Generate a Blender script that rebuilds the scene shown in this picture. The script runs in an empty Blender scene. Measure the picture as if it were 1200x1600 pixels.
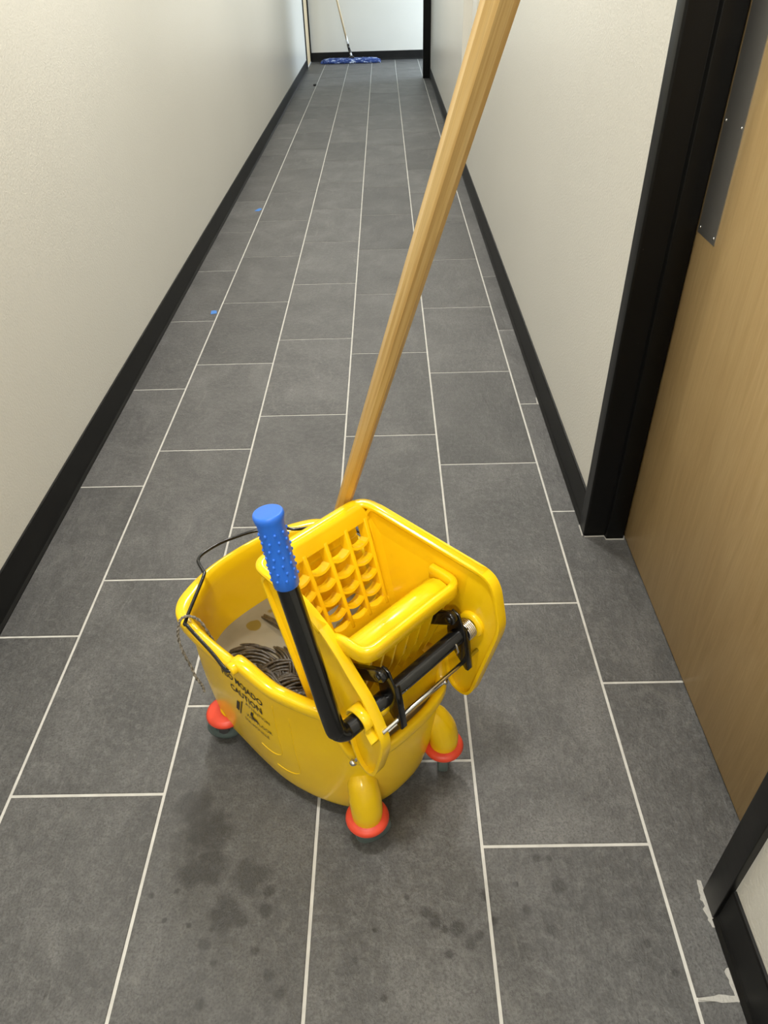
import bpy, bmesh, math, random
from mathutils import Vector, Matrix
random.seed(7)
scene = bpy.context.scene
COL = scene.collection

# ------------------------------------------------------------------ camera
cam_d = bpy.data.cameras.new('camera')
cam_d.sensor_fit = 'VERTICAL'; cam_d.sensor_height = 36.0
cam_d.lens = 1131.05 / 1600.0 * 36.0
cam_d.clip_start = 0.02
cam = bpy.data.objects.new('camera', cam_d); COL.objects.link(cam)
_R = ((0.99968182, -0.00313634, -0.02502823), (0.02153085, 0.62300922, 0.78191811), (-0.01314046, 0.7822082, -0.62287853))
cam.matrix_world = Matrix(((_R[0][0], _R[1][0], -_R[2][0], 0.77402), (_R[0][1], _R[1][1], -_R[2][1], 0.0),
                           (_R[0][2], _R[1][2], -_R[2][2], 1.31912), (0, 0, 0, 1)))
scene.camera = cam
# ------------------------------------------------------------------ world, exposure
w = bpy.data.worlds.new('world'); scene.world = w; w.use_nodes = True
w.node_tree.nodes['Background'].inputs['Color'].default_value = (0.9, 0.95, 1.0, 1)
w.node_tree.nodes['Background'].inputs['Strength'].default_value = 1.0
vs = scene.view_settings
vs.view_transform = 'Standard'; vs.look = 'None'; vs.gamma = 1.0; vs.use_curve_mapping = False
vs.exposure = 0.8
LAMP_POWER = 18.5            # watts per ceiling light
LAMP_COLOR = (1.0, 0.972, 0.905)
DAY_POWER = 90.0             # daylight behind the alcove window
LIGHT_Y = (-1.9, 0.35, 2.6, 4.85, 7.1)

# ------------------------------------------------------------------ node helpers
def new_mat(name):
    m = bpy.data.materials.new(name); m.use_nodes = True
    nt = m.node_tree
    return m, nt, nt.nodes['Principled BSDF']
def setp(b, **k):
    for n, v in k.items():
        n = n.replace('_', ' ')
        if n in b.inputs:
            b.inputs[n].default_value = (*v, 1) if isinstance(v, tuple) and len(v) == 3 and b.inputs[n].type == 'RGBA' else v
def node(nt, t, **k):
    n = nt.nodes.new(t)
    for a, v in k.items(): setattr(n, a, v)
    return n
def noise(nt, vec, scale, detail=4, rough=.5, dist=0):
    n = node(nt, 'ShaderNodeTexNoise'); n.inputs['Scale'].default_value = scale
    n.inputs['Detail'].default_value = detail; n.inputs['Roughness'].default_value = rough; n.inputs['Distortion'].default_value = dist
    if vec is not None: nt.links.new(vec, n.inputs['Vector'])
    return n.outputs['Fac']
def ramp(nt, fac, stops):
    r = node(nt, 'ShaderNodeValToRGB')
    while len(r.color_ramp.elements) < len(stops): r.color_ramp.elements.new(.5)
    for e, (p, c) in zip(r.color_ramp.elements, stops):
        e.position = p; e.color = (*c, 1) if len(c) == 3 else c
    nt.links.new(fac, r.inputs['Fac']); return r.outputs['Color']
def math_n(nt, op, a, b=None, c=None):
    n = node(nt, 'ShaderNodeMath', operation=op)
    for i, x in enumerate((a, b, c)):
        if x is None: continue
        if isinstance(x, (int, float)): n.inputs[i].default_value = x
        else: nt.links.new(x, n.inputs[i])
    return n.outputs[0]
def mixc(nt, fac, a, b, mode='MIX'):
    n = node(nt, 'ShaderNodeMix', data_type='RGBA', blend_type=mode)
    for s, x in ((n.inputs[0], fac), (n.inputs[6], a), (n.inputs[7], b)):
        if isinstance(x, (int, float)): s.default_value = x
        elif isinstance(x, tuple): s.default_value = (*x, 1) if len(x) == 3 else x
        else: nt.links.new(x, s)
    return n.outputs[2]
def bump(nt, b, h, strength, dist):
    n = node(nt, 'ShaderNodeBump'); n.inputs['Strength'].default_value = strength; n.inputs['Distance'].default_value = dist
    nt.links.new(h, n.inputs['Height']); nt.links.new(n.outputs[0], b.inputs['Normal'])
def pos(nt): return node(nt, 'ShaderNodeNewGeometry').outputs['Position']
def objc(nt): return node(nt, 'ShaderNodeTexCoord').outputs['Object']
def mapping(nt, vec, scale=(1, 1, 1), rot=(0, 0, 0)):
    n = node(nt, 'ShaderNodeMapping'); n.inputs['Scale'].default_value = scale; n.inputs['Rotation'].default_value = rot
    nt.links.new(vec, n.inputs['Vector']); return n.outputs[0]
def plain(name, col, rough=.5, metal=0, spec=.5, coat=0, **k):
    m, nt, b = new_mat(name); setp(b, Base_Color=col, Roughness=rough, Metallic=metal, Specular_IOR_Level=spec, Coat_Weight=coat, **k)
    f = noise(nt, objc(nt), 40, 3)
    nt.links.new(ramp(nt, f, [(.2, tuple(c * .9 for c in col)), (.8, tuple(min(1, c * 1.06) for c in col))]), b.inputs['Base Color'])
    return m

M = {}
# wall paint: warm light grey, orange-peel roller texture, eggshell sheen
m, nt, b = new_mat('wall_paint'); setp(b, Roughness=.29, Specular_IOR_Level=.5)
p = pos(nt); f = noise(nt, p, .9, 3)
nt.links.new(ramp(nt, f, [(.3, (.68, .665, .605)), (.7, (.71, .695, .635))]), b.inputs['Base Color'])
bump(nt, b, noise(nt, p, 170, 2), .28, .003); M['wall'] = m
m, nt, b = new_mat('ceiling_paint'); setp(b, Base_Color=(.72, .71, .69), Roughness=.8); bump(nt, b, noise(nt, pos(nt), 120), .2, .002); M['ceiling'] = m
# rubber cove base
m, nt, b = new_mat('black_rubber_base'); setp(b, Roughness=.5, Specular_IOR_Level=.25)
nt.links.new(ramp(nt, noise(nt, pos(nt), 14, 5), [(.3, (.004, .004, .004)), (.75, (.008, .008, .0077))]), b.inputs['Base Color']); M['base'] = m
# painted steel door frame
m, nt, b = new_mat('black_frame_paint'); setp(b, Roughness=.36, Specular_IOR_Level=.22)
p = pos(nt)
sp = ramp(nt, noise(nt, mapping(nt, p, (160, 160, 160)), 1, 1), [(.80, (.003, .003, .003)), (.83, (.06, .055, .05))])
nt.links.new(sp, b.inputs['Base Color']); bump(nt, b, noise(nt, p, 25), .15, .003); M['frame'] = m
# grout
m, nt, b = new_mat('grout'); setp(b, Roughness=.9)
nt.links.new(ramp(nt, noise(nt, pos(nt), 30, 5), [(.25, (.48, .47, .44)), (.75, (.63, .62, .58))]), b.inputs['Base Color']); M['grout'] = m
m, nt, b = new_mat('caulk'); setp(b, Base_Color=(.42, .41, .38), Roughness=.8); bump(nt, b, noise(nt, pos(nt), 200), .6, .004); M['caulk'] = m

# slate-look porcelain tile, with damp spots left by the mop
SPOTS = [(0.4968, 0.6076, 0.0084), (0.4738, 0.5439, 0.0241), (0.4542, 0.5484, 0.0145), (0.4961, 0.5363, 0.012), (0.5386, 0.5858, 0.0108), (0.5372, 0.5514, 0.012), (0.441, 0.5007, 0.0108), (0.4604, 0.4714, 0.0072), (0.527, 0.4878, 0.0072), (0.5549, 0.4515, 0.0096), (0.5764, 0.4266, 0.0108), (0.4522, 0.5287, 0.0072), (0.4502, 0.4103, 0.0108), (0.3752, 0.5882, 0.006), (0.3304, 0.58, 0.006), (0.3639, 0.5391, 0.0048), (0.4078, 0.5303, 0.0048), (0.4476, 0.5236, 0.0048), (0.3965, 0.6125, 0.0265), (1.0499, 0.5862, 0.0133), (1.0189, 0.6365, 0.0072), (1.0432, 0.6361, 0.006), (0.9888, 0.5485, 0.0084), (1.0226, 0.5162, 0.012), (0.9764, 0.5917, 0.0048), (1.1803, 0.4924, 0.006), (1.2122, 0.4493, 0.006), (0.8144, 0.5445, 0.0108), (0.8457, 0.5185, 0.0072), (0.8865, 0.4931, 0.0133), (0.9042, 0.5087, 0.0084), (0.8504, 0.48, 0.0072), (0.7832, 0.5715, 0.006), (0.9221, 0.5717, 0.0108), (0.9303, 0.5296, 0.0072), (0.8301, 0.5309, 0.012), (0.8675, 0.5202, 0.0145), (0.7423, 0.4177, 0.006), (0.7263, 0.519, 0.0048), (0.695, 0.4733, 0.0048), (0.42, 0.63, 0.04), (0.47, 0.55, 0.03), (0.41, 0.69, 0.045), (0.5, 0.61, 0.035), (0.37, 0.75, 0.035)]
m, nt, b = new_mat('slate_tile'); setp(b, Specular_IOR_Level=.45)
p = pos(nt); oi = node(nt, 'ShaderNodeObjectInfo')
off = node(nt, 'ShaderNodeVectorMath', operation='SCALE'); off.inputs[0].default_value = (37, 19, 11); nt.links.new(oi.outputs['Random'], off.inputs['Scale'])
add = node(nt, 'ShaderNodeVectorMath', operation='ADD'); nt.links.new(p, add.inputs[0]); nt.links.new(off.outputs[0], add.inputs[1]); v = add.outputs[0]
n1 = noise(nt, mapping(nt, v, (1, .8, 1), (0, 0, .6)), 5.5, 8, .62, .6)
n2 = noise(nt, v, 55, 6, .7, .3)
n3 = noise(nt, mapping(nt, v, (1, .35, 1), (0, 0, -.7)), 16, 8, .65, 1.2)
c1 = ramp(nt, n1, [(.25, (.058, .0575, .057)), (.5, (.092, .091, .0895)), (.75, (.145, .1435, .140))])
c2 = mixc(nt, ramp(nt, n2, [(.45, (0, 0, 0)), (.72, (.45, .45, .45))]), c1, (.215, .213, .208))
n4 = noise(nt, v, 240, 3, .6)
c2 = mixc(nt, ramp(nt, n4, [(.35, (.55, .55, .55)), (.55, (0, 0, 0))]), c2, (.045, .044, .042))
vein = ramp(nt, n3, [(.60, (0, 0, 0)), (.68, (.22, .22, .22)), (.78, (.05, .05, .05))])
c3 = mixc(nt, vein, c2, (.22, .215, .20))
tone = math_n(nt, 'MULTIPLY_ADD', oi.outputs['Random'], .30, .86)
tc = node(nt, 'ShaderNodeCombineColor')
for i in range(3): nt.links.new(tone, tc.inputs[i])
c4 = mixc(nt, 1.0, c3, tc.outputs[0], 'MULTIPLY')
# wet mask: smallest normalised distance to any drop, wobbled by noise
wob = noise(nt, p, 38, 4); wet = None
for (sx, sy, sr) in SPOTS:
    dn = node(nt, 'ShaderNodeVectorMath', operation='DISTANCE'); nt.links.new(p, dn.inputs[0]); dn.inputs[1].default_value = (sx, sy, 0)
    q = math_n(nt, 'DIVIDE', dn.outputs['Value'], sr)
    wet = q if wet is None else math_n(nt, 'MINIMUM', wet, q)
wet = math_n(nt, 'ADD', wet, math_n(nt, 'MULTIPLY', wob, 1.5))
wetf = ramp(nt, math_n(nt, 'MULTIPLY', wet, .5), [(.68, (1, 1, 1)), (1.0, (0, 0, 0))])
c5 = mixc(nt, math_n(nt, 'MULTIPLY', wetf, .62), c4, (.022, .021, .020))
nt.links.new(c5, b.inputs['Base Color'])
r = math_n(nt, 'MULTIPLY_ADD', n2, .22, .36); r = math_n(nt, 'SUBTRACT', r, math_n(nt, 'MULTIPLY', wetf, .12)); nt.links.new(r, b.inputs['Roughness'])
n5 = noise(nt, mapping(nt, v, (1, .55, 1), (0, 0, -.6)), 130, 5, .65, .4)
hh = math_n(nt, 'ADD', math_n(nt, 'ADD', math_n(nt, 'MULTIPLY', n3, .8), math_n(nt, 'MULTIPLY', n2, .6)), math_n(nt, 'MULTIPLY', n5, .45)); bump(nt, b, hh, .6, .0055); M['tile'] = m

# maple door veneer
m, nt, b = new_mat('maple_veneer'); setp(b, Roughness=.38, Specular_IOR_Level=.4)
p = pos(nt)
g1 = noise(nt, mapping(nt, p, (1, 9, .9)), 3.2, 6, .6, 1.6); g2 = noise(nt, mapping(nt, p, (1, 90, 5)), 3, 5, .6, .2)
ca = ramp(nt, g1, [(.3, (.50, .345, .155)), (.5, (.56, .40, .19)), (.7, (.61, .45, .225))])
cb = mixc(nt, ramp(nt, g2, [(.35, (0, 0, 0)), (.8, (.45, .45, .45))]), ca, (.42, .26, .10)); nt.links.new(cb, b.inputs['Base Color'])
bump(nt, b, g2, .06, .001); M['door'] = m
# mop handle wood: streaky varnished pine
m, nt, b = new_mat('varnished_handle_wood'); setp(b, Roughness=.33, Specular_IOR_Level=.5)
o = objc(nt)
g1 = noise(nt, mapping(nt, o, (90, 90, 1.5)), 1.6, 6, .6, .5); g2 = noise(nt, mapping(nt, o, (300, 300, 4)), 1.5, 4, .6)
ca = ramp(nt, g1, [(.3, (.44, .26, .075)), (.5, (.58, .39, .15)), (.72, (.66, .48, .22))])
cb = mixc(nt, ramp(nt, g2, [(.5, (0, 0, 0)), (.75, (.4, .4, .4))]), ca, (.32, .17, .04))
sz = node(nt, 'ShaderNodeSeparateXYZ'); nt.links.new(o, sz.inputs[0])
low = ramp(nt, math_n(nt, 'MULTIPLY', sz.outputs[2], 1.0), [(.40, (1, 1, 1)), (.62, (0, 0, 0))])
cc = mixc(nt, math_n(nt, 'MULTIPLY', low, .55), cb, (.68, .37, .012))
pit = ramp(nt, noise(nt, mapping(nt, o, (170, 170, 60)), 1, 2), [(.76, (0, 0, 0)), (.80, (1, 1, 1))])
cd = mixc(nt, math_n(nt, 'MULTIPLY', pit, low), cc, (.09, .04, .01))
nt.links.new(cd, b.inputs['Base Color']); bump(nt, b, g1, .12, .001); M['wood'] = m
m, nt, b = new_mat('pale_handle_wood'); setp(b, Roughness=.5)
nt.links.new(ramp(nt, noise(nt, mapping(nt, objc(nt), (60, 60, 2)), 1.5, 5), [(.3, (.55, .42, .25)), (.7, (.66, .53, .34))]), b.inputs['Base Color']); M['palewood'] = m

# yellow moulded plastic
m, nt, b = new_mat('yellow_plastic')
setp(b, Roughness=.26, Specular_IOR_Level=.5)
o = objc(nt); f = noise(nt, o, 7, 4); f2 = noise(nt, o, 90, 4)
ca = ramp(nt, f, [(.3, (.91, .575, .006)), (.7, (.95, .625, .009))])
nt.links.new(mixc(nt, ramp(nt, f2, [(.68, (0, 0, 0)), (.85, (.18, .18, .18))]), ca, (.66, .42, .01)), b.inputs['Base Color'])
nt.links.new(math_n(nt, 'MULTIPLY_ADD', f2, .10, .15), b.inputs['Roughness']); M['yellow'] = m
M['red'] = plain('red_bumper_plastic', (.80, .075, .035), .38)
M['blue'] = plain('blue_vinyl_grip', (.025, .16, .72), .34)
M['black'] = plain('black_enamel', (.006, .006, .006), .22, 0, .5, .3)
M['wire'] = plain('black_wire_coating', (.008, .008, .008), .2)
M['chrome'] = plain('bright_zinc', (.72, .72, .72), .2, 1)
M['steel'] = None
m, nt, b = new_mat('brushed_steel'); setp(b, Metallic=1.0, Roughness=.42, Base_Color=(.46, .455, .45))
bump(nt, b, noise(nt, mapping(nt, pos(nt), (1, 500, 6)), 1, 3), .05, .001); M['steel'] = m
M['tyre'] = plain('grey_green_tyre_rubber', (.10, .135, .13), .45)
M['fork'] = plain('caster_fork_metal', (.10, .10, .105), .4, .6)
M['hub'] = plain('dark_caster_hub', (.05, .045, .05), .5)
M['ink'] = plain('black_print_ink', (.03, .022, .005), .5)
M['tape'] = plain('blue_painters_tape', (.06, .22, .62), .7)
M['speck'] = plain('dark_debris', (.012, .011, .01), .8)
M['white_plastic'] = plain('white_plastic', (.75, .75, .73), .4)
# dirty water with patches of scum
m, nt, b = new_mat('dirty_water'); setp(b, Roughness=.07, Specular_IOR_Level=.6, IOR=1.33)
o = objc(nt); vo = node(nt, 'ShaderNodeTexVoronoi'); vo.inputs['Scale'].default_value = 19
nt.links.new(o, vo.inputs['Vector'])
d = math_n(nt, 'ADD', vo.outputs['Distance'], math_n(nt, 'MULTIPLY', noise(nt, o, 20, 3), .35))
holes = ramp(nt, d, [(.47, (1, 1, 1)), (.50, (0, 0, 0))])
scum = ramp(nt, noise(nt, o, 9, 4), [(.3, (.19, .165, .11)), (.7, (.27, .235, .165))])
nt.links.new(mixc(nt, math_n(nt, 'MULTIPLY', holes, .85), scum, (.16, .105, .010)), b.inputs['Base Color'])
bump(nt, b, noise(nt, o, 30, 2), .05, .004); M['water'] = m
# wet mop yarn
m, nt, b = new_mat('wet_grey_yarn'); setp(b, Roughness=.32, Specular_IOR_Level=.6)
o = objc(nt)
nt.links.new(ramp(nt, noise(nt, o, 120, 4), [(.3, (.022, .016, .010)), (.7, (.085, .068, .047))]), b.inputs['Base Color'])
bump(nt, b, noise(nt, o, 300, 2), .5, .002); M['yarn'] = m
m, nt, b = new_mat('dry_grey_string'); setp(b, Roughness=.9)
nt.links.new(ramp(nt, noise(nt, objc(nt), 260, 3), [(.35, (.08, .07, .055)), (.65, (.33, .30, .25))]), b.inputs['Base Color']); M['string'] = m
m, nt, b = new_mat('blue_dust_mop_yarn'); setp(b, Roughness=.9)
nt.links.new(ramp(nt, noise(nt, mapping(nt, objc(nt), (14, 40, 40)), 1, 4, .7), [(.42, (.012, .03, .13)), (.54, (.04, .085, .30)), (.62, (.55, .62, .75))]), b.inputs['Base Color']); M['dustyarn'] = m
m, nt, b = new_mat('light_diffuser'); setp(b, Base_Color=(.9, .9, .9), Emission_Color=LAMP_COLOR, Emission_Strength=4.0); M['diffuser'] = m
m, nt, b = new_mat('window_glass'); setp(b, Base_Color=(.95, .97, 1), Roughness=.02)
tr_ = node(nt, 'ShaderNodeBsdfTransparent'); mx = node(nt, 'ShaderNodeMixShader'); mx.inputs[0].default_value = .1
nt.links.new(tr_.outputs[0], mx.inputs[1]); nt.links.new(b.outputs[0], mx.inputs[2]); nt.links.new(mx.outputs[0], nt.nodes['Material Output'].inputs['Surface']); M['glass'] = m

# ------------------------------------------------------------------ mesh helpers
def link(name, me, mat, parent=None, smooth=False):
    o = bpy.data.objects.new(name, me); COL.objects.link(o)
    if mat: me.materials.clear(); me.materials.append(M[mat] if isinstance(mat, str) else mat)
    if smooth:
        for p in me.polygons: p.use_smooth = True
    if parent: o.parent = parent
    return o
def from_bm(name, bm, mat, parent=None, smooth=False):
    bmesh.ops.recalc_face_normals(bm, faces=bm.faces)
    me = bpy.data.meshes.new(name); bm.to_mesh(me); bm.free(); return link(name, me, mat, parent, smooth)
def bevel(o, wdt, seg=2, ang=.6):
    md = o.modifiers.new('bevel', 'BEVEL'); md.width = wdt; md.segments = seg; md.limit_method = 'ANGLE'; md.angle_limit = ang
    for p in o.data.polygons: p.use_smooth = True
    return o
def box(bm, lo, hi):
    x0, y0, z0 = lo; x1, y1, z1 = hi
    v = [bm.verts.new(c) for c in ((x0, y0, z0), (x1, y0, z0), (x1, y1, z0), (x0, y1, z0), (x0, y0, z1), (x1, y0, z1), (x1, y1, z1), (x0, y1, z1))]
    for f in ((3, 2, 1, 0), (4, 5, 6, 7), (0, 1, 5, 4), (1, 2, 6, 5), (2, 3, 7, 6), (3, 0, 4, 7)): bm.faces.new([v[i] for i in f])
def prism(bm, poly, t0, t1, axis='x'):
    """poly: list of 2D points; axis x -> (t, p0, p1)."""
    mk = {'x': lambda p, t: (t, p[0], p[1]), 'y': lambda p, t: (p[0], t, p[1]), 'z': lambda p, t: (p[0], p[1], t)}[axis]
    a = [bm.verts.new(mk(p, t0)) for p in poly]; c = [bm.verts.new(mk(p, t1)) for p in poly]; n = len(poly)
    bm.faces.new(a[::-1]); bm.faces.new(c)
    for i in range(n): bm.faces.new((a[i], a[(i + 1) % n], c[(i + 1) % n], c[i]))
def frames(path, closed=False):
    P = [Vector(p) for p in path]; T = []
    for i in range(len(P)):
        a = P[i - 1] if i or closed else P[i]; c = P[(i + 1) % len(P)] if i < len(P) - 1 or closed else P[i]
        T.append((c - a).normalized())
    up = Vector((0, 0, 1)) if abs(T[0].z) < .9 else Vector((1, 0, 0))
    N = T[0].cross(up).normalized(); out = []
    for i, t in enumerate(T):
        N = (N - t * N.dot(t)).normalized(); out.append((P[i], N, t.cross(N)))
    return out
def tube(bm, path, rad, n=12, cap=True, phase=0.0):
    rings = []
    for i, (p, a, c) in enumerate(frames(path)):
        r = rad[i] if isinstance(rad, (list, tuple)) else rad
        rings.append([bm.verts.new(p + (a * math.cos(2 * math.pi * k / n + phase) + c * math.sin(2 * math.pi * k / n + phase)) * r) for k in range(n)])
    for i in range(len(rings) - 1):
        for k in range(n): bm.faces.new((rings[i][k], rings[i][(k + 1) % n], rings[i + 1][(k + 1) % n], rings[i + 1][k]))
    if cap: bm.faces.new(rings[0][::-1]); bm.faces.new(rings[-1])
def catmull(pts, per=8, closed=False):
    P = [Vector(p) for p in pts]; n = len(P); out = []
    for i in range(n if closed else n - 1):
        g = (lambda k: P[k % n]) if closed else (lambda k: P[max(0, min(n - 1, k))])
        p0, p1, p2, p3 = g(i - 1), g(i), g(i + 1), g(i + 2)
        for s in range(per):
            t = s / per
            out.append(.5 * ((2 * p1) + (p2 - p0) * t + (2 * p0 - 5 * p1 + 4 * p2 - p3) * t * t + (3 * p1 - p0 - 3 * p2 + p3) * t ** 3))
    if not closed: out.append(P[-1])
    return out
def fillet(pts, r, seg=5):
    P = [Vector(p) for p in pts]; out = [P[0]]
    for i in range(1, len(P) - 1):
        a, b_, c = P[i - 1], P[i], P[i + 1]
        rr = min(r, (a - b_).length * .45, (c - b_).length * .45)
        s, e = b_ + (a - b_).normalized() * rr, b_ + (c - b_).normalized() * rr
        for k in range(seg + 1):
            t = k / seg; out.append(s * (1 - t) ** 2 + b_ * 2 * t * (1 - t) + e * t * t)
    out.append(P[-1]); return out
def lathe(bm, prof, n=24, origin=(0, 0, 0), axis='z'):
    """prof: (radius, height) list, closed solid when first/last radius 0."""
    O = Vector(origin); rings = []
    def mk(r, h, k):
        c, s = math.cos(2 * math.pi * k / n) * r, math.sin(2 * math.pi * k / n) * r
        return O + Vector({'z': (c, s, h), 'x': (h, c, s), 'y': (c, h, s)}[axis])
    for r, h in prof:
        rings.append([bm.verts.new(mk(0, h, 0))] if r == 0 else [bm.verts.new(mk(r, h, k)) for k in range(n)])
    for i in range(len(rings) - 1):
        A, B = rings[i], rings[i + 1]
        for k in range(n):
            a = A[k % len(A)], A[(k + 1) % len(A)]; c = B[k % len(B)], B[(k + 1) % len(B)]
            f = [a[0]] + ([a[1]] if len(A) > 1 else []) + ([c[1]] if len(B) > 1 else []) + [c[0]]
            if len(f) > 2: bm.faces.new(f)
def thing(name, label, cat, loc=(0, 0, 0), rotz=0, group=None):
    o = bpy.data.objects.new(name, None); COL.objects.link(o); o.empty_display_size = .05
    o.location = loc; o.rotation_euler = (0, 0, rotz); o['label'] = label; o['category'] = cat
    if group: o['group'] = group
    return o
def tag(o, label, cat=None, group=None):
    o['label'] = label
    if cat: o['category'] = cat
    if group: o['group'] = group
    return o
def struct(o, label, cat='structure'):
    o['kind'] = 'structure'; o['label'] = label; o['category'] = cat; return o

# ================================================================== SETTING
XL, XR = -.21, 1.312          # wall faces
YB, YE = -2.6, 11.5           # back and end of the corridor
H = 2.62
DY0, DY1 = .58, 1.53          # near door opening
DH = 2.12
bm = bmesh.new(); box(bm, (XL - .12, YB, -.012), (XR + .35, YE + .1, -.0018)); box(bm, (XR + .35, 9.7, -.012), (3.0, YE + .1, -.0018))
floor = struct(from_bm('floor', bm, 'grout'), 'grey slate-look tile floor with pale grout lines', 'floor')
TW, TL = .308, .6164
OFF = {-1: 1.1975, 0: .7757, 1: .9847, 2: .8390, 3: .6599, 4: 1.0272, 5: 1.19, 6: .98, 7: .77, 8: 1.1, 9: .9}
tile_meshes = {}
def tile_mesh(wd, ln):
    key = (round(wd, 4), round(ln, 4))
    if key not in tile_meshes:
        bm = bmesh.new(); g = .0025
        lo, hi = (0, 0), (wd, ln); e = .0012
        rings = []
        for ins, z in ((0, -.008), (0, -.0012), (e, 0)):
            rings.append([bm.verts.new(c) for c in ((ins, ins, z), (wd - ins, ins, z), (wd - ins, ln - ins, z), (ins, ln - ins, z))])
        for i in range(2):
            for k in range(4): bm.faces.new((rings[i][k], rings[i][(k + 1) % 4], rings[i + 1][(k + 1) % 4], rings[i + 1][k]))
        bm.faces.new(rings[2]); bm.faces.new(rings[0][::-1])
        bmesh.ops.recalc_face_normals(bm, faces=bm.faces)
        me = bpy.data.meshes.new('tile'); bm.to_mesh(me); bm.free(); me.materials.append(M['tile']); tile_meshes[key] = me
    return tile_meshes[key]
G = .0030
for c in range(-1, 10):
    x0, x1 = c * TW, (c + 1) * TW
    if c == -1: x0 = XL
    for k in range(-8, 20):
        y0, y1 = OFF[c] + k * TL, OFF[c] + (k + 1) * TL
        if y1 < -1.3 or y0 > YE - .03: continue
        y1 = min(y1, YE)
        xx1 = x1
        in_door = y1 > DY0 and y0 < DY1; in_open = y1 > 9.9
        if c == 4 and not (in_door or in_open): xx1 = XR
        if c >= 5 and (not in_open or x1 > 2.9): continue
        if c >= 5: y0 = max(y0, 9.75)
        if y1 - y0 < .03: continue
        o = bpy.data.objects.new('tile', tile_mesh(xx1 - x0 - 2 * G, y1 - y0 - 2 * G)); COL.objects.link(o)
        o.location = (x0 + G, y0 + G, random.uniform(-.0003, .0002)); o.parent = floor

def wall(name, boxes, label, mat='wall', cat='wall'):
    bm = bmesh.new()
    for lo, hi in boxes: box(bm, lo, hi)
    return struct(from_bm(name, bm, mat), label, cat)
Z0 = .0006
wall('wall_left', [((XL - .12, YB, Z0), (XL, 10.78, H)), ((XL - .12, 10.78, DH + .05), (XL, 11.5, H))], 'long warm grey painted wall on the left of the corridor')
wall('wall_right', [((XR, YB, Z0), (XR + .13, DY0 - .006, H)), ((XR, DY0 - .006, DH + .006), (XR + .13, DY1 + .006, H)), ((XR, DY1 + .006, Z0), (XR + .13, 4.76, H)),
                    ((XR + .06, 4.76, Z0), (XR + .13, 5.86, H)), ((XR, 4.76, Z0), (XR + .06, 5.86, .45)), ((XR, 5.86, Z0), (XR + .13, 9.83, H)), ((XR, 9.83, 2.3), (XR + .13, YE, H))],
     'warm grey painted wall on the right, broken by the wooden door')
wall('wall_end', [((XL - .12, YE, Z0), (3.0, YE + .12, H))], 'pale wall closing the far end of the corridor')
wall('wall_back', [((XL - .12, YB - .12, Z0), (XR + .13, YB, H))], 'grey wall behind the camera closing the corridor')
wall('ceiling', [((XL - .12, YB, H), (3.0, YE + .12, H + .1))], 'flat white ceiling of the corridor', 'ceiling', 'ceiling')
wall('wall_alcove', [((XR + .13, 9.70, Z0), (3.0, 9.83, H)), ((2.9, 9.83, Z0), (3.0, 10.0, H)), ((2.9, 10.0, 2.2), (3.0, 11.3, H)), ((2.9, 11.3, Z0), (3.0, YE, H)), ((2.9, 10.0, Z0), (3.0, 11.3, .2))],
     'grey walls of the side opening at the far right')
# window that lets daylight into the far side opening
bm = bmesh.new()
for lo, hi in (((2.90, 10.0, .2), (2.96, 10.05, 2.2)), ((2.90, 11.25, .2), (2.96, 11.3, 2.2)), ((2.90, 10.05, .2), (2.96, 11.25, .25)), ((2.90, 10.05, 2.15), (2.96, 11.25, 2.2)), ((2.90, 10.62, .25), (2.96, 10.67, 2.15))): box(bm, lo, hi)
win = struct(from_bm('window_1', bm, 'frame'), 'black framed window in the far side opening', 'window')
for y0, y1 in ((10.05, 10.62), (10.67, 11.25)):
    bm = bmesh.new(); box(bm, (2.925, y0, .25), (2.93, y1, 2.15)); from_bm('pane', bm, 'glass', win)
ld = bpy.data.lights.new('daylight', 'AREA'); ld.shape = 'RECTANGLE'; ld.size = 1.9; ld.size_y = 1.25; ld.energy = DAY_POWER; ld.color = (.72, .86, 1.0)
lo_ = bpy.data.objects.new('daylight', ld); COL.objects.link(lo_); lo_.location = (3.04, 10.65, 1.2); lo_.rotation_euler = (0, math.radians(90), 0)

# cove base
def cove(name, segs, label, side):
    """segs: (p0, p1, inward normal) in plan; profile has a rounded toe."""
    bm = bmesh.new(); prof = [(0, 0), (.013, 0), (.0125, .003), (.0075, .010), (.0062, .02), (.006, .098), (.0045, .103), (0, .104)]
    for (p0, p1, n) in segs:
        R = []
        for p in (p0, p1): R.append([bm.verts.new((p[0] + n[0] * d, p[1] + n[1] * d, Z0 + z)) for d, z in prof])
        k = len(prof)
        for i in range(k): bm.faces.new((R[0][i], R[0][(i + 1) % k], R[1][(i + 1) % k], R[1][i]))
        bm.faces.new(R[0]); bm.faces.new(R[1][::-1])
    return struct(from_bm(name, bm, 'base'), label, 'baseboard')
cove('baseboard_left', [((XL, YB), (XL, 10.78), (1, 0))], 'black rubber baseboard along the left wall', 'l')
cove('baseboard_right', [((XR, YB), (XR, DY0 - .052), (-1, 0)), ((XR, DY1 + .052), (XR, 9.774), (-1, 0))], 'black rubber baseboard along the right wall', 'r')
cove('baseboard_end', [((XL, YE), (2.9, YE), (0, -1))], 'black rubber baseboard under the far end wall', 'e')

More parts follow.
